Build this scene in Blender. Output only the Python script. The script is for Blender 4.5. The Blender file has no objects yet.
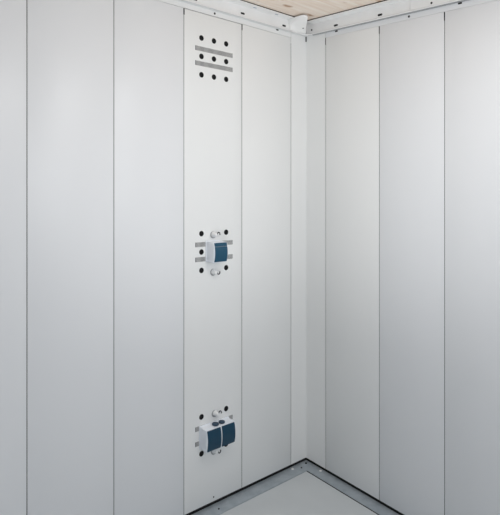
import bpy, bmesh, math, random
from mathutils import Vector, Matrix

random.seed(4)
SC = bpy.context.scene
COL = SC.collection

# ---------------------------------------------------------------- room frame
# u runs along the left wall away from the corner, v along the right wall, h up.
# The container stands on slightly sloping ground: its sills and roof rails
# fall a little along both walls while the panels stay plumb.
FALL_U, FALL_V = 0.0248, -0.0291
def S(u, v, h):
    return Vector((u, v, h + FALL_U * u + FALL_V * v))

# ---------------------------------------------------------------- materials
def principled(name, col, rough=0.5, metal=0.0, spec=0.5):
    m = bpy.data.materials.new(name); m.use_nodes = True
    b = m.node_tree.nodes['Principled BSDF']
    b.inputs['Base Color'].default_value = (*col, 1)
    b.inputs['Roughness'].default_value = rough
    b.inputs['Metallic'].default_value = metal
    b.inputs['Specular IOR Level'].default_value = spec
    return m

def vary(m, c1, c2, scale, stretch=(1, 1, 1), rough=None, bump=0.0, detail=4):
    nt = m.node_tree; b = nt.nodes['Principled BSDF']
    tc = nt.nodes.new('ShaderNodeTexCoord'); mp = nt.nodes.new('ShaderNodeMapping')
    mp.inputs['Scale'].default_value = stretch
    no = nt.nodes.new('ShaderNodeTexNoise')
    no.inputs['Scale'].default_value = scale; no.inputs['Detail'].default_value = detail
    rp = nt.nodes.new('ShaderNodeValToRGB')
    rp.color_ramp.elements[0].position = 0.3; rp.color_ramp.elements[1].position = 0.7
    rp.color_ramp.elements[0].color = (*c1, 1); rp.color_ramp.elements[1].color = (*c2, 1)
    nt.links.new(tc.outputs['Object'], mp.inputs['Vector'])
    nt.links.new(mp.outputs['Vector'], no.inputs['Vector'])
    nt.links.new(no.outputs['Fac'], rp.inputs['Fac'])
    nt.links.new(rp.outputs['Color'], b.inputs['Base Color'])
    if rough:
        mr = nt.nodes.new('ShaderNodeMapRange')
        mr.inputs['To Min'].default_value, mr.inputs['To Max'].default_value = rough
        nt.links.new(no.outputs['Fac'], mr.inputs['Value'])
        nt.links.new(mr.outputs['Result'], b.inputs['Roughness'])
    if bump:
        bp = nt.nodes.new('ShaderNodeBump'); bp.inputs['Strength'].default_value = bump
        bp.inputs['Distance'].default_value = 0.001
        nt.links.new(no.outputs['Fac'], bp.inputs['Height'])
        nt.links.new(bp.outputs['Normal'], b.inputs['Normal'])
    return m

PAINT = vary(principled('paint_grey_white', (.79, .81, .83), .36), (.785, .802, .822), (.80, .816, .835), 2.2, (1, 1, .5))
PAINT2 = vary(principled('paint_white', (.83, .84, .84), .36), (.822, .834, .832), (.835, .846, .843), 2.2, (1, 1, .5))
RAIL = vary(principled('rail_white', (.84, .84, .835), .45), (.82, .82, .815), (.86, .86, .855), 14)
DARK = principled('shadow_backing', (.035, .035, .038), .9, 0, .2)
RUBBER = principled('black_rubber', (.008, .008, .009), .75, 0, .25)
GALV = vary(principled('galvanised_steel', (.48, .53, .57), .42, .35), (.36, .41, .45), (.48, .53, .57), 26, rough=(.32, .5))
SEAL = principled('dark_grey_seal', (.05, .05, .053), .8, 0, .2)
STEEL = principled('zinc_steel', (.72, .73, .74), .3, 1.0)
DSTEEL = principled('dark_steel', (.05, .05, .055), .4, .6)
SLOT = principled('slot_dark', (.012, .012, .012), .9)
BLUEGREY = principled('blue_grey_slot', (.30, .34, .42), .6)
FLOORM = vary(principled('floor_grey', (.30, .32, .33), .42), (.56, .59, .605), (.61, .64, .655), 5, rough=(.36, .5))
BODY = principled('socket_grey_plastic', (.87, .91, .97), .38)
LID = principled('petrol_blue_plastic', (.012, .075, .135), .34, 0, .4)
LID2 = principled('petrol_blue_plastic_dark', (.009, .050, .092), .36, 0, .35)
GLAND = principled('gland_plastic', (.03, .06, .10), .45)
SHADE_GREY = principled('shade_grey', (.36, .37, .38), .45)  # grey for the pieces that stand in for shade
NYLON = principled('white_nylon', (.85, .86, .86), .35)

def wood():
    m = principled('pine_plywood', (.8, .66, .5), .6)
    nt = m.node_tree; b = nt.nodes['Principled BSDF']
    tc = nt.nodes.new('ShaderNodeTexCoord')
    mp = nt.nodes.new('ShaderNodeMapping'); mp.inputs['Scale'].default_value = (2.0, 26, 1)
    no = nt.nodes.new('ShaderNodeTexNoise'); no.inputs['Scale'].default_value = 1.6
    no.inputs['Detail'].default_value = 6; no.inputs['Distortion'].default_value = .6
    rp = nt.nodes.new('ShaderNodeValToRGB')
    rp.color_ramp.elements[0].position = .3; rp.color_ramp.elements[1].position = .72
    rp.color_ramp.elements[0].color = (.80, .65, .53, 1); rp.color_ramp.elements[1].color = (.92, .84, .75, 1)
    mp2 = nt.nodes.new('ShaderNodeMapping'); mp2.inputs['Scale'].default_value = (5.2, 9.5, 1)
    vo = nt.nodes.new('ShaderNodeTexVoronoi'); vo.inputs['Scale'].default_value = 1.6
    kr = nt.nodes.new('ShaderNodeValToRGB')
    kr.color_ramp.elements[0].position = .08; kr.color_ramp.elements[1].position = .25
    kr.color_ramp.elements[0].color = (.45, .28, .16, 1); kr.color_ramp.elements[1].color = (1, 1, 1, 1)
    mx = nt.nodes.new('ShaderNodeMixRGB'); mx.blend_type = 'MULTIPLY'; mx.inputs['Fac'].default_value = .9
    L = nt.links.new
    L(tc.outputs['Object'], mp.inputs['Vector']); L(mp.outputs['Vector'], no.inputs['Vector'])
    L(no.outputs['Fac'], rp.inputs['Fac'])
    dn = nt.nodes.new('ShaderNodeTexNoise'); dn.inputs['Scale'].default_value = 9.0
    ad = nt.nodes.new('ShaderNodeMixRGB'); ad.blend_type = 'ADD'; ad.inputs['Fac'].default_value = .35
    L(tc.outputs['Object'], mp2.inputs['Vector']); L(tc.outputs['Object'], dn.inputs['Vector'])
    L(mp2.outputs['Vector'], ad.inputs['Color1']); L(dn.outputs['Color'], ad.inputs['Color2'])
    L(ad.outputs['Color'], vo.inputs['Vector'])
    L(vo.outputs['Distance'], kr.inputs['Fac'])
    L(rp.outputs['Color'], mx.inputs['Color1']); L(kr.outputs['Color'], mx.inputs['Color2'])
    L(mx.outputs['Color'], b.inputs['Base Color'])
    return m
WOOD = wood()

# ---------------------------------------------------------------- helpers
def box(bm, lo, hi, bevel=0.0, seg=2):
    vs = [bm.verts.new((x, y, z)) for x in (lo[0], hi[0]) for y in (lo[1], hi[1]) for z in (lo[2], hi[2])]
    q = [(0, 1, 3, 2), (4, 6, 7, 5), (0, 4, 5, 1), (2, 3, 7, 6), (0, 2, 6, 4), (1, 5, 7, 3)]
    fs = [bm.faces.new([vs[i] for i in f]) for f in q]
    if bevel:
        es = list({e for f in fs for e in f.edges})
        bmesh.ops.bevel(bm, geom=es, offset=bevel, segments=seg, profile=.5, affect='EDGES')
    return bm

def prism(bm, poly, axis, a, b, bevel=0.0, seg=2):
    """poly: 2D outline, extruded along axis between a and b.
    axis 'u': outline in (v,h); 'v': outline in (u,h); 'h': outline in (u,v)"""
    def p(c, t):
        return {'u': (t, c[0], c[1]), 'v': (c[0], t, c[1]), 'h': (c[0], c[1], t)}[axis]
    A = [bm.verts.new(p(c, a)) for c in poly]; B = [bm.verts.new(p(c, b)) for c in poly]
    n = len(poly)
    fs = [bm.faces.new(A), bm.faces.new(B[::-1])]
    for i in range(n):
        fs.append(bm.faces.new((A[i], B[i], B[(i + 1) % n], A[(i + 1) % n])))
    if bevel:
        es = list({e for f in fs[:2] for e in f.edges})
        bmesh.ops.bevel(bm, geom=es, offset=bevel, segments=seg, profile=.5, affect='EDGES')
    return bm

def lathe(bm, prof, centre, normal, n=24):
    """prof: (radius, distance along normal) pairs; closed at both ends"""
    z = Vector(normal).normalized()
    x = z.orthogonal().normalized(); y = z.cross(x)
    c = Vector(centre); rings = []
    for r, d in prof:
        rings.append([bm.verts.new(c + z * d + (x * math.cos(t) + y * math.sin(t)) * r)
                      for t in (2 * math.pi * k / n for k in range(n))])
    for a, b in zip(rings, rings[1:]):
        for k in range(n):
            bm.faces.new((a[k], a[(k + 1) % n], b[(k + 1) % n], b[k]))
    bm.faces.new(rings[0][::-1]); bm.faces.new(rings[-1])
    return bm

def tube(bm, pts, r, n=10):
    pts = [Vector(p) for p in pts]; rings = []
    for i, p in enumerate(pts):
        t = (pts[min(i + 1, len(pts) - 1)] - pts[max(i - 1, 0)]).normalized()
        ref = Vector((0, 0, 1)) if abs(t.z) < .9 else Vector((1, 0, 0))
        x = t.cross(ref).normalized(); y = t.cross(x)
        rings.append([bm.verts.new(p + (x * math.cos(a) + y * math.sin(a)) * r)
                      for a in (2 * math.pi * k / n for k in range(n))])
    for a, b in zip(rings, rings[1:]):
        for k in range(n):
            bm.faces.new((a[k], a[(k + 1) % n], b[(k + 1) % n], b[k]))
    bm.faces.new(rings[0][::-1]); bm.faces.new(rings[-1])
    return bm

def pill(bm, axis, c, length, width, a, b, n=8):
    """slot-shaped plug; c = centre on the face plane (along, h)"""
    poly = []
    r = width / 2; L = length / 2 - r
    for k in range(n + 1):
        t = -math.pi / 2 + math.pi * k / n; poly.append((c[0] + L + r * math.cos(t), c[1] + r * math.sin(t)))
    for k in range(n + 1):
        t = math.pi / 2 + math.pi * k / n; poly.append((c[0] - L + r * math.cos(t), c[1] + r * math.sin(t)))
    return prism(bm, poly, axis, a, b)

WORLD_ORIGIN = {}
def emit(name, bm, mat, parent=None, base=None, smooth=False):
    """link one mesh object; verts are in room coordinates (u,v,h)"""
    bmesh.ops.recalc_face_normals(bm, faces=bm.faces)
    if base is None:
        cs = [v.co for v in bm.verts]
        base = (sum(c.x for c in cs) / len(cs), sum(c.y for c in cs) / len(cs), min(c.z for c in cs))
    o0 = S(*base)
    for v in bm.verts:
        v.co = S(*v.co) - o0
    me = bpy.data.meshes.new(name); bm.to_mesh(me); bm.free()
    me.materials.append(mat)
    if smooth:
        for p in me.polygons: p.use_smooth = True
        try: me.set_sharp_from_angle(angle=math.radians(38))
        except Exception: pass
    ob = bpy.data.objects.new(name, me); COL.objects.link(ob)
    WORLD_ORIGIN[ob.name] = o0
    if parent is not None:
        ob.parent = parent; ob.location = o0 - WORLD_ORIGIN[parent.name]
    else:
        ob.location = o0
    return ob

def empty(name, base):
    o = bpy.data.objects.new(name, None); COL.objects.link(o)
    o.empty_display_size = .05
    o.location = S(*base); WORLD_ORIGIN[o.name] = S(*base)
    return o

def tag(o, label=None, cat=None, group=None, kind=None):
    if label: o['label'] = label
    if cat: o['category'] = cat
    if group: o['group'] = group
    if kind: o['kind'] = kind
    return o

NB = bmesh.new

# ---------------------------------------------------------------- walls
PT = 2.0925            # panel top
PB = .0155              # panel bottom, above the black seal
GAP = .0026
W = .3115

# left wall: dark cavity sheet behind, panels in front, v = 0 is the room face
wl = emit('wall_left', box(NB(), (-.06, -.05, -.02), (2.32, -.034, 2.2)), DARK)
tag(wl, 'left wall of tall grey-white sheet metal panels', None, None, 'structure')
wr = emit('wall_right', box(NB(), (-.05, -.034, -.02), (-.034, 2.30, 2.2)), DARK)
tag(wr, 'right wall of tall grey-white sheet metal panels', None, None, 'structure')

def panel_left(u0, u1, mat, top=PT):
    bm = box(NB(), (u0 + GAP / 2, -.030, PB), (u1 - GAP / 2, 0, top), .0009, 2)
    return emit('wall_panel', bm, mat, wl, smooth=True)
def panel_right(v0, v1, mat):
    bm = box(NB(), (-.030, v0 + GAP / 2, PB), (0, v1 - GAP / 2, PT), .0009, 2)
    return emit('wall_panel', bm, mat, wr, smooth=True)

LS = [.1068, .4193, .7303, 1.0410, 1.3540, 1.666, 1.978, 2.29]
for i in range(len(LS) - 1):
    if i == 1: continue
    panel_left(LS[i], LS[i + 1], PAINT2 if i == 0 else PAINT)
RS = [.1280, .4354, .7410, 1.0480, 1.3550, 1.662, 1.969, 2.276]
for i in range(len(RS) - 1):
    panel_right(RS[i], RS[i + 1], PAINT2 if i == 0 else PAINT)

# dark joint in every seam, with a small open notch at its head
for u in LS[:-1]:
    emit('seam_joint', box(NB(), (u - .0026, -.012, PB), (u + .0026, -.0016, 2.066)), SEAL, wl)
for v in RS[:-1]:
    emit('seam_joint', box(NB(), (-.012, v - .0026, PB), (-.0016, v + .0026, 2.058)), SEAL, wr)
for u in LS[1:5]:
    emit('seam_notch', box(NB(), (u - .0029, -.006, 2.066), (u + .0029, .0003, 2.0915)), RUBBER, wl)
for v in RS[0:4]:
    emit('seam_notch', box(NB(), (-.006, v - .0021, 2.058), (.0003, v + .0021, 2.0915)), RUBBER, wr)

# head strip above the panels
emit('head_strip', box(NB(), (LS[0] + .0004, -.030, PT + .0012), (2.29, 0, 2.168), .0006, 1), PAINT2, wl)
emit('head_strip', box(NB(), (-.030, RS[0] + .0004, PT + .0006), (0, 2.276, 2.168), .0004, 1), PAINT, wr)

# the socket panel: sheet with six bands of small square perforations
ROWS = (1.9095, 1.0875, .3175)      # middle row of each group of nine holes
U0, U1 = LS[1] + GAP / 2, LS[2] - GAP / 2
def perforated_panel():
    nc = 34; pu0, pu1 = .4745, .6765; pit = (pu1 - pu0) / nc; hole = pit * .58
    us = [U0 + .0014]
    for k in range(nc):
        a = pu0 + k * pit; us += [a, a + hole]
    us.append(U1 - .0014)
    bands = []
    for r in ROWS:
        bands += [(r - .0405, r - .0210), (r + .0218, r + .0413)]
    bands.sort()
    hs = [PB + .0014]; holes = set()
    for b0, b1 in bands:
        n = 1; ph = (b1 - b0) / n
        for k in range(n):
            holes.add(len(hs)); hs += [b0 + k * ph, b0 + k * ph + ph]
    hs.append(PT - .0012 - .0014)
    bm = NB()
    g = [[bm.verts.new((u, 0, h)) for h in hs] for u in us]
    for i in range(len(us) - 1):
        for j in range(len(hs) - 1):
            if j in holes and i % 2 == 1 and i < len(us) - 2:
                continue
            bm.faces.new((g[i][j], g[i + 1][j], g[i + 1][j + 1], g[i][j + 1]))
    # rounded fold and return flange all round
    ring = ([g[i][0] for i in range(len(us))] + [g[-1][j] for j in range(1, len(hs))] +
            [g[i][-1] for i in range(len(us) - 2, -1, -1)] + [g[0][j] for j in range(len(hs) - 2, 0, -1)])
    cu, ch = (U0 + U1) / 2, (PB + PT) / 2
    uspan = (us[0], us[-1]); hspan = (hs[0], hs[-1])
    prev = ring
    for out, v in ((.0007, -.0003), (.0014, -.0014), (.0014, -.028)):
        cur = []
        for w in ring:
            u, h = w.co.x, w.co.z
            if abs(u - uspan[0]) < 1e-6: u -= out
            if abs(u - uspan[1]) < 1e-6: u += out
            if abs(h - hspan[0]) < 1e-6: h -= out
            if abs(h - hspan[1]) < 1e-6: h += out
            cur.append(bm.verts.new((u, v, h)))
        n = len(ring)
        for k in range(n):
            bm.faces.new((prev[k], cur[k], cur[(k + 1) % n], prev[(k + 1) % n]))
        prev = cur
    return emit('perforated_panel', bm, PAINT2, wl, smooth=True)
pp = perforated_panel()
tag(pp, 'white metal wall panel with black cable holes and perforated bands')

COLS = (.6425, .5768, .5100)
DH = .0773
def plug(u, h):
    bm = lathe(NB(), [(.0116, -.002), (.0116, .0006), (.0106, .0014), (.0090, .0014), (.0082, .0004), (.001, .0004)], (u, 0, h), (0, 1, 0), 24)
    return emit('hole_plug', bm, RUBBER, pp, smooth=True)
for u in COLS:
    for k in (1, 0, -1): plug(u, ROWS[0] + k * DH)
for k in (1, 0, -1): plug(COLS[0], ROWS[1] + k * DH)
for k in (1, -1): plug(COLS[2], ROWS[1] + k * DH)
for k in (1, -1):
    plug(COLS[0], ROWS[2] + k * DH); plug(COLS[2], ROWS[2] + k * DH)
emit('screw_hole', lathe(NB(), [(.0032, -.001), (.0032, .0008), (.001, .0008)], (.5785, 0, .0345), (0, 1, 0), 14), RUBBER, pp)

# corner post: one folded L profile between the two walls
def corner_post():
    t = .012; r = .006
    poly = [(LS[0] - GAP / 2, 0)]
    poly += [(r - r * math.sin(a) , r - r * math.cos(a)) for a in [math.pi / 2 * k / 6 for k in range(7)]]
    poly += [(0, RS[0] - GAP / 2), (-.028, RS[0] - GAP / 2), (-.028, -.028), (LS[0] - GAP / 2, -.028)]
    bm = prism(NB(), poly, 'h', PB, 2.166)
    return emit('trim_1', bm, PAINT2, smooth=True)
cp = tag(corner_post(), 'white folded corner post between the two walls', None, None, 'structure')
emit('seam_notch', box(NB(), (.0006, .0006, 2.092), (.0044, .0044, 2.117)), DARK, cp)

# ---------------------------------------------------------------- roof rails
RB, RT, RV = 2.119, 2.170, .015     # web bottom, web top, web face
FL = .056                            # how far the top flange reaches into the room
def rail_poly():
    p = [(.002, RB + .001)]
    p += [(RV - .003 + .003 * math.sin(a) , RB + .003 - .003 * math.cos(a)) for a in [math.pi / 2 * k / 4 for k in range(5)]]
    p += [(RV, RT - .001), (RV + .002, RT)]
    p += [(FL, RT), (FL, RT + .0035), (.002, RT + .0035)]
    return p
tl = emit('trim_2', prism(NB(), rail_poly(), 'u', .016, 2.29), RAIL, smooth=True)
tag(tl, 'white slotted steel roof rail along the top of the left wall', None, None, 'structure')
bm = NB()
poly = rail_poly()
A_ = [bm.verts.new((c[0], .002, c[1])) for c in poly]; B_ = [bm.verts.new((c[0], 2.276, c[1])) for c in poly]
bm.faces.new(A_); bm.faces.new(B_[::-1])
for i in range(len(poly)):
    j = (i + 1) % len(poly); bm.faces.new((A_[i], B_[i], B_[j], A_[j]))
tr = emit('trim_3', bm, RAIL, smooth=True)
tag(tr, 'white slotted steel roof rail along the top of the right wall', None, None, 'structure')

# rounded lip running below both rails and round the corner
def lip_points(n=8):
    r = .034; c = RV + .001
    pts = [(2.29, c, RB + .001)]
    pts += [(.30, c, RB + .001), (.12, c, RB + .001)]
    for k in range(n + 1):
        a = math.pi / 2 * k / n
        pts.append((c + r - r * math.sin(a), c + r - r * math.cos(a), RB + .001))
    return pts
emit('lip', tube(NB(), lip_points(), .0034, 8), RAIL, tl, smooth=True)
emit('lip', tube(NB(), [(RV + .001, .050, RB + .001), (RV + .001, .3, RB + .001), (RV + .001, 2.276, RB + .001)], .0034, 8), RAIL, tr, smooth=True)

# black strips imitating the shadow gap above the flanges; thin strip under each rail
emit('gap_shade', box(NB(), (FL - .004, .004, RT + .0036), (2.29, FL - .003, RT + .0084)), RUBBER, tl)
emit('gap_shade', box(NB(), (.004, FL - .003, RT + .0036), (FL - .003, 2.276, RT + .0084)), RUBBER, tr)
emit('joint_or_shade', box(NB(), (.052, .001, RB - .0036), (2.29, RV - .006, RB - .0012)), PAINT2, tl)
emit('joint_or_shade', box(NB(), (.001, .052, RB - .0036), (RV - .003, 2.276, RB - .0012)), SHADE_GREY, tr)  # grey strip standing in for the shade below the rail lip

# slots in the rails
for u in (.1695, .428, .686, .944, 1.202):
    emit('slot', pill(NB(), 'v', (u, 2.1353), .023, .0085, RV - .004, RV + .0006), SLOT, tl)
for v in (.2035, .4496, .706, .962):
    emit('slot', pill(NB(), 'u', (v, 2.1350), .024, .0090, RV - .004, RV + .0006), SLOT, tr)
for u in (.1995, ):
    emit('slot', pill(NB(), 'v', (u, 2.1120), .016, .0060, -.003, .0006), SLOT, tl)
for v in (.1946, .8051):
    emit('slot', pill(NB(), 'u', (v, 2.1120), .017, .0065, -.003, .0006), SLOT, tr)
emit('screw_hole', lathe(NB(), [(.0048, -.002), (.0048, .0007), (.001, .0007)], (.5726, 0, 2.1055), (0, 1, 0), 16), SLOT, tl)
emit('screw_hole', lathe(NB(), [(.0048, -.002), (.0048, .0007), (.001, .0007)], (0, .5826, 2.1050), (1, 0, 0), 16), SLOT, tr)
emit('screw_hole', lathe(NB(), [(.0045, -.002), (.0045, .0007), (.001, .0007)], (RV, .0517, 2.1400), (1, 0, 0), 16), SLOT, tr)
# pale slots in the underside of the left flange
for u in (.2365, .372, .62, .87):
    bm = NB()
    r = .0036; L = .006; pl = []
    for k in range(9):
        t = -math.pi / 2 + math.pi * k / 8; pl.append((u + L + r * math.cos(t), .034 + r * math.sin(t)))
    for k in range(9):
        t = math.pi / 2 + math.pi * k / 8; pl.append((u - L + r * math.cos(t), .034 + r * math.sin(t)))
    emit('slot', prism(bm, pl, 'h', RT - .0005, RT + .002), BLUEGREY, tl)
# splice plate on the right rail
emit('splice_plate', box(NB(), (RV - .002, .600, 2.1235), (RV + .0035, .772, 2.1675), .001, 1), RAIL, tr, smooth=True)
emit('screw_hole', lathe(NB(), [(.0045, -.002), (.0045, .0008), (.001, .0008)], (RV + .0035, .6959, 2.1325), (1, 0, 0), 16), SLOT, tr)

# curved bracket closing the corner where the rails meet
GP = [
 [(0.1336, 0.0162, 2.1239), (0.1354, 0.0162, 2.1302), (0.1371, 0.0162, 2.1364), (0.1389, 0.0162, 2.1429), (0.1406, 0.0162, 2.1495), (0.1425, 0.0162, 2.1557), (0.1445, 0.0162, 2.161), (0.1465, 0.0162, 2.1663)],
 [(0.1304, 0.0214, 2.122), (0.133, 0.0226, 2.1287), (0.135, 0.0232, 2.1354), (0.1381, 0.0252, 2.1421), (0.1418, 0.0278, 2.1489), (0.1441, 0.0289, 2.1556), (0.1437, 0.0269, 2.1623), (0.1429, 0.024, 2.169)],
 [(0.122, 0.0216, 2.122), (0.1268, 0.0253, 2.1287), (0.1304, 0.0278, 2.1354), (0.1355, 0.0322, 2.1421), (0.1413, 0.0376, 2.1489), (0.1453, 0.0412, 2.1556), (0.146, 0.0406, 2.1623), (0.1457, 0.0381, 2.169)],
 [(0.1061, 0.0195, 2.122), (0.1144, 0.0265, 2.1287), (0.1208, 0.0317, 2.1354), (0.1291, 0.0393, 2.1421), (0.1382, 0.0482, 2.1489), (0.1452, 0.0548, 2.1556), (0.148, 0.0563, 2.1623), (0.1492, 0.0549, 2.169)],
 [(0.09, 0.0174, 2.122), (0.1019, 0.0277, 2.1287), (0.1112, 0.0356, 2.1354), (0.1227, 0.0464, 2.1421), (0.1352, 0.0587, 2.1489), (0.145, 0.0683, 2.1556), (0.15, 0.0718, 2.1623), (0.1528, 0.0714, 2.169)],
 [(0.0758, 0.0172, 2.122), (0.0907, 0.0307, 2.1287), (0.1023, 0.0412, 2.1354), (0.1165, 0.055, 2.1421), (0.1317, 0.0706, 2.1489), (0.1438, 0.083, 2.1556), (0.1503, 0.0884, 2.1623), (0.1542, 0.0889, 2.169)],
 [(0.0614, 0.017, 2.122), (0.0794, 0.0336, 2.1287), (0.0933, 0.0467, 2.1354), (0.1102, 0.0636, 2.1421), (0.1282, 0.0824, 2.1489), (0.1426, 0.0976, 2.1556), (0.1507, 0.1049, 2.1623), (0.1555, 0.1063, 2.169)],
 [(0.0499, 0.0162, 2.122), (0.0699, 0.0351, 2.1287), (0.0852, 0.0498, 2.1354), (0.1039, 0.0688, 2.1421), (0.1238, 0.09, 2.1489), (0.1396, 0.1072, 2.1556), (0.1483, 0.1154, 2.1623), (0.1533, 0.117, 2.169)],
 [(0.0392, 0.0162, 2.1217), (0.0605, 0.0365, 2.1287), (0.0771, 0.0529, 2.1354), (0.0975, 0.074, 2.1421), (0.1193, 0.0976, 2.1489), (0.1365, 0.1167, 2.1556), (0.146, 0.1259, 2.1623), (0.1511, 0.1276, 2.169)],
 [(0.0301, 0.0164, 2.122), (0.0527, 0.038, 2.1287), (0.0691, 0.0542, 2.1354), (0.0899, 0.0759, 2.1421), (0.1122, 0.1003, 2.1489), (0.1296, 0.1199, 2.1556), (0.1385, 0.1287, 2.1623), (0.1426, 0.129, 2.169)],
 [(0.0218, 0.0174, 2.122), (0.0448, 0.0394, 2.1287), (0.0611, 0.0556, 2.1354), (0.0822, 0.0777, 2.1421), (0.1051, 0.1031, 2.1489), (0.1227, 0.1231, 2.1556), (0.131, 0.1316, 2.1623), (0.134, 0.1305, 2.169)]]
def bracket():
    bm = NB(); off = Vector((.0016, -.0026, .0006))
    A = [[bm.verts.new(p) for p in row] for row in GP]
    B = [[bm.verts.new(Vector(p) + Vector((-.0012, -.0016, .0004))) for p in row] for row in GP]
    n, m = len(GP), len(GP[0])
    for i in range(n - 1):
        for j in range(m - 1):
            bm.faces.new((A[i][j], A[i + 1][j], A[i + 1][j + 1], A[i][j + 1]))
            bm.faces.new((B[i][j], B[i][j + 1], B[i + 1][j + 1], B[i + 1][j]))
    rim = [(i, 0) for i in range(n)] + [(n - 1, j) for j in range(1, m)] + [(i, m - 1) for i in range(n - 2, -1, -1)] + [(0, j) for j in range(m - 2, 0, -1)]
    for k in range(len(rim)):
        a, b = rim[k], rim[(k + 1) % len(rim)]
        bm.faces.new((A[a[0]][a[1]], B[a[0]][a[1]], B[b[0]][b[1]], A[b[0]][b[1]]))
    return bm
br = emit('corner_bracket', bracket(), principled('bracket_white', (.90, .90, .89), .45), smooth=True)
tag(br, 'white curved steel corner bracket joining the two roof rails under the wooden ceiling', 'bracket')
_p, _q, _r = Vector(GP[8][2]), Vector(GP[9][2]), Vector(GP[8][3])
_n = (_q - _p).cross(_r - _p).normalized()
if _n.y < 0: _n = -_n
emit('screw', lathe(NB(), [(.0042, -.002), (.0042, .0008), (.003, .0016), (.001, .0016)], _p, _n, 14), principled('grey_screw', (.16, .155, .16), .5, .3), br, smooth=True)

# ---------------------------------------------------------------- ceiling and floor
ce = emit('ceiling', box(NB(), (-.05, -.05, RT + .0085), (2.9, 2.30, RT + .030)), WOOD, base=(0, 0, RT))
tag(ce, 'pale pine plywood ceiling with knots', None, None, 'structure')
fl = emit('floor', box(NB(), (-.05, -.05, -.03), (2.9, 2.30, -.002)), FLOORM, base=(0, 0, -.03))
tag(fl, 'smooth light grey floor', None, None, 'structure')

SW = .0625
bl = emit('baseboard_left', prism(NB(), [(-.028, -.004), (SW, -.004), (SW, .0006), (-.028, .0006)], 'u', .0, 2.29), GALV)
tag(bl, 'galvanised steel floor strip along the left wall', None, None, 'structure')
bm = NB()
# right strip is mitred against the left one: it starts at the edge of the left strip
pl = [(-.028, -.02), (0, 0), (SW, SW), (SW, 2.276), (-.028, 2.276)]
prism(bm, pl, 'h', -.0038, .0010)
brr = emit('baseboard_right', bm, GALV)
tag(brr, 'galvanised steel floor strip along the right wall', None, None, 'structure')
# thin dark joint at the inner edge of each strip
emit('joint_or_shade', box(NB(), (SW + .0015, SW, -.0035), (2.29, SW + .0022, -.0016)), GALV, bl)
emit('joint_or_shade', box(NB(), (SW, SW + .0015, -.0035), (SW + .0034, 2.276, -.0008)), RUBBER, brr)
# black seal under the panels
emit('seal', box(NB(), (-.02, -.024, .0006), (2.29, -.004, PB + .004)), RUBBER, bl)
emit('seal', box(NB(), (-.024, -.02, .0010), (-.004, 2.276, PB + .004)), RUBBER, brr)
# little screw heads at the foot of the post seams and in the strip
def strip_screw(u, v, mat, par, r=.0045):
    emit('screw', lathe(NB(), [(r, -.001), (r, .0022), (r * .6, .0034), (.001, .0034)], (u, v, .001), (0, 0, 1), 14), mat, par, smooth=True)
strip_screw(.1100, .0135, NYLON, bl, .0065); strip_screw(.0135, .1075, NYLON, brr, .0065)
strip_screw(.020, .0183, RUBBER, bl, .005); strip_screw(.0672, .0325, DSTEEL, bl, .0042)
strip_screw(.578, .036, DSTEEL, bl, .0035)

# ---------------------------------------------------------------- sockets
def profile(h0, h1, dep, bulge, n=10, off=0.0, back=0.0):
    """(v,h) outline of a surface-mounted socket with a bulging front"""
    front = []
    for k in range(n + 1):
        t = k / n
        h = h0 + (h1 - h0) * t
        front.append((dep + off + bulge * (1 - (2 * t - 1) ** 2), h))
    return [(back, h0)] + front + [(back, h1)] if back is not None else front

def lid(name, u0, u1, h0, h1, dep, bulge, hh0, hh1, parent, mat):
    """curved flap between heights h0..h1 lying on the bulging front (hh0..hh1)"""
    n = 12; outer = []; inner = []
    for k in range(n + 1):
        h = h0 + (h1 - h0) * k / n; t = (h - hh0) / (hh1 - hh0)
        v = dep + bulge * (1 - (2 * t - 1) ** 2)
        outer.append((v + .0035, h)); inner.append((v - .002, h))
    return emit(name, prism(NB(), outer + inner[::-1], 'u', u0, u1, .001, 2), mat, parent, smooth=True)

def clip(parent, u, h, up=True):
    s = 1 if up else -1
    c = emit('mounting_clip', lathe(NB(), [(.0122, -.001), (.0122, .004), (.0095, .0075), (.0085, .018), (.006, .0215), (.001, .022)], (u, 0, h), (0, 1, 0), 18), NYLON, parent, smooth=True)
    emit('clip_shade', lathe(NB(), [(.0150, -.001), (.0150, .0015), (.0140, .0022), (.001, .0022)], (u + .002, 0, h - .002), (0, 1, 0), 20), SHADE_GREY, c, smooth=True)  # offset grey disc imitating the clip's contact shadow
    pts = []
    for k in range(13):
        a = math.radians(-20 + 230 * k / 12)
        pts.append((u - .0165 - .0068 * math.cos(a), .016, h + s * (.001 + .0085 * math.sin(a))))
    pts = [(u - .006, .006, h - s * .004)] + pts[::-1][2:]
    emit('hook', tube(NB(), pts, .0023, 8), DSTEEL, c, smooth=True)
    return c

def single_socket():
    u0, u1, h0, h1 = .5475, .6195, 1.0475, 1.1315; dep, bul = .052, .008
    t = empty('power_socket', (.5835, 0, h0))
    tag(t, 'single white wall socket with one petrol blue flap lid, halfway up the wall', 'socket')
    emit('housing', prism(NB(), profile(h0, h1, dep, bul), 'u', u0, u1, .0022, 2), BODY, t, smooth=True)
    emit('back_plate', box(NB(), (u0 - .003, 0, h0 - .003), (u1 + .002, .006, h1 + .003), .0015, 2), BODY, t, smooth=True)
    lu0, lu1 = u0 + .0045, u1 - .0035
    L = lid('flap_lid', lu0, lu1, h0 + .003, h1 - .0175, dep, bul, h0, h1, t, LID)
    lid('hinge', lu0, lu1, h1 - .0160, h1 - .0015, dep, bul, h0, h1, t, LID)
    clip(t, .5800, 1.1590); clip(t, .5800, .9990, False)
single_socket()

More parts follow.
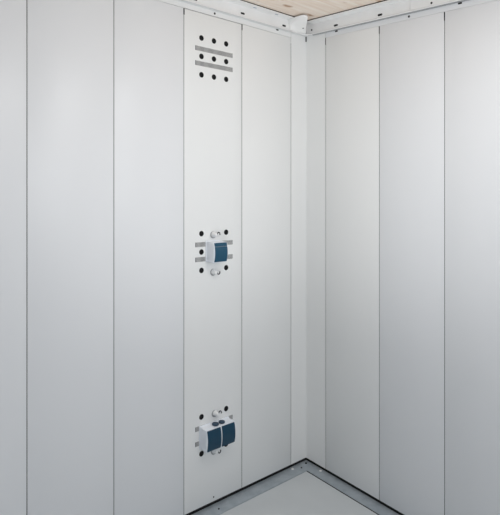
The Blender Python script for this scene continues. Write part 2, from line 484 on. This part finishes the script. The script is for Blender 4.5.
def double_socket():
    u0, u1, h0, h1 = .5005, .6535, .2665, .3560; dep, bul = .048, .007
    t = empty('power_socket', (.577, 0, h0))
    tag(t, 'double white wall socket with two petrol blue flap lids, low near the floor', 'socket')
    emit('housing', prism(NB(), profile(h0, h1, dep, bul), 'u', u0, u1, .0022, 2), BODY, t, smooth=True)
    emit('back_plate', box(NB(), (u0 - .003, 0, h0 - .003), (u1 + .002, .006, h1 + .003), .0015, 2), BODY, t, smooth=True)
    mid = (u0 + u1) / 2
    for a, b in ((u0 + .005, mid - .0035), (mid + .0035, u1 - .004)):
        lid('flap_lid', a, b, h0 + .003, h1 - .002, dep, bul, h0, h1, t, LID2)
    g = emit('cable_gland', lathe(NB(), [(.011, -.002), (.011, .002), (.0145, .0025), (.0145, .0075), (.009, .0095), (.004, .010)], (.590, .028, h1), (0, 0, 1), 16), GLAND, t, smooth=True)
    emit('cable_gland', lathe(NB(), [(.010, -.002), (.010, .002), (.0135, .0025), (.0135, .0070), (.008, .009), (.003, .0095)], (.556, .028, h1), (0, 0, 1), 16), GLAND, t, smooth=True)
    clip(t, .5720, .3930); clip(t, .5760, .2330, False)
double_socket()

# ---------------------------------------------------------------- light
def area(name, loc, aim, sx, sy, power, col):
    l = bpy.data.lights.new(name, 'AREA'); l.shape = 'RECTANGLE'; l.size = sx; l.size_y = sy
    l.energy = power; l.color = col
    o = bpy.data.objects.new(name, l); COL.objects.link(o)
    o.location = loc
    o.rotation_euler = (Vector(aim) - Vector(loc)).to_track_quat('-Z', 'Y').to_euler()
    return o
# lamp under the middle of the ceiling, facing down
area('ceiling_lamp', S(.8, 1.1, 2.13), S(.8, 1.1, 0), .40, .30, 4.9, (.99, .995, 1.0))
# added daylight-toned fill from the unseen side and end behind the camera
area('side_fill_light', (1.2, 2.35, 1.7), (1.2, 0, 1.4), 1.8, .8, 13.8, (.99, .992, 1.0))
area('side_fill_light', (1.2, 2.35, 1.1), (1.2, 0, 1.1), 1.8, 1.8, 3.6, (.86, .94, 1.0))
area('end_fill_light', (2.8, 1.1, 1.7), (0, 1.1, 1.4), 1.8, .8, 1.8, (.92, .97, 1.0))
# added unseen lamp low down, aimed up to brighten the ceiling corner
o = area('ceiling_fill_light', (1.5, 1.4, .15), (.35, .35, 2.17), .4, .4, 2.3, (1.0, .995, .985)); o.data.spread = math.radians(70)

w = bpy.data.worlds.new('daylight'); SC.world = w; w.use_nodes = True
w.node_tree.nodes['Background'].inputs['Color'].default_value = (.82, .93, 1.08, 1)
w.node_tree.nodes['Background'].inputs['Strength'].default_value = .14

# ---------------------------------------------------------------- camera
cam = bpy.data.cameras.new('camera'); co = bpy.data.objects.new('camera', cam); COL.objects.link(co)
fwd = Vector((-.6575, -.7534, 0)).normalized()
co.location = (1.953, 1.812, 1.425)
co.rotation_euler = fwd.to_track_quat('-Z', 'Y').to_euler()
cam.sensor_fit = 'HORIZONTAL'; cam.sensor_width = 36
cam.lens = 36 * 530 / 500
cam.shift_y = -82 / 500
cam.clip_start = .02
SC.camera = co

SC.view_settings.view_transform = 'Standard'
SC.view_settings.look = 'None'
SC.view_settings.exposure = 0.025
SC.view_settings.gamma = 1
SC.view_settings.use_curve_mapping = False
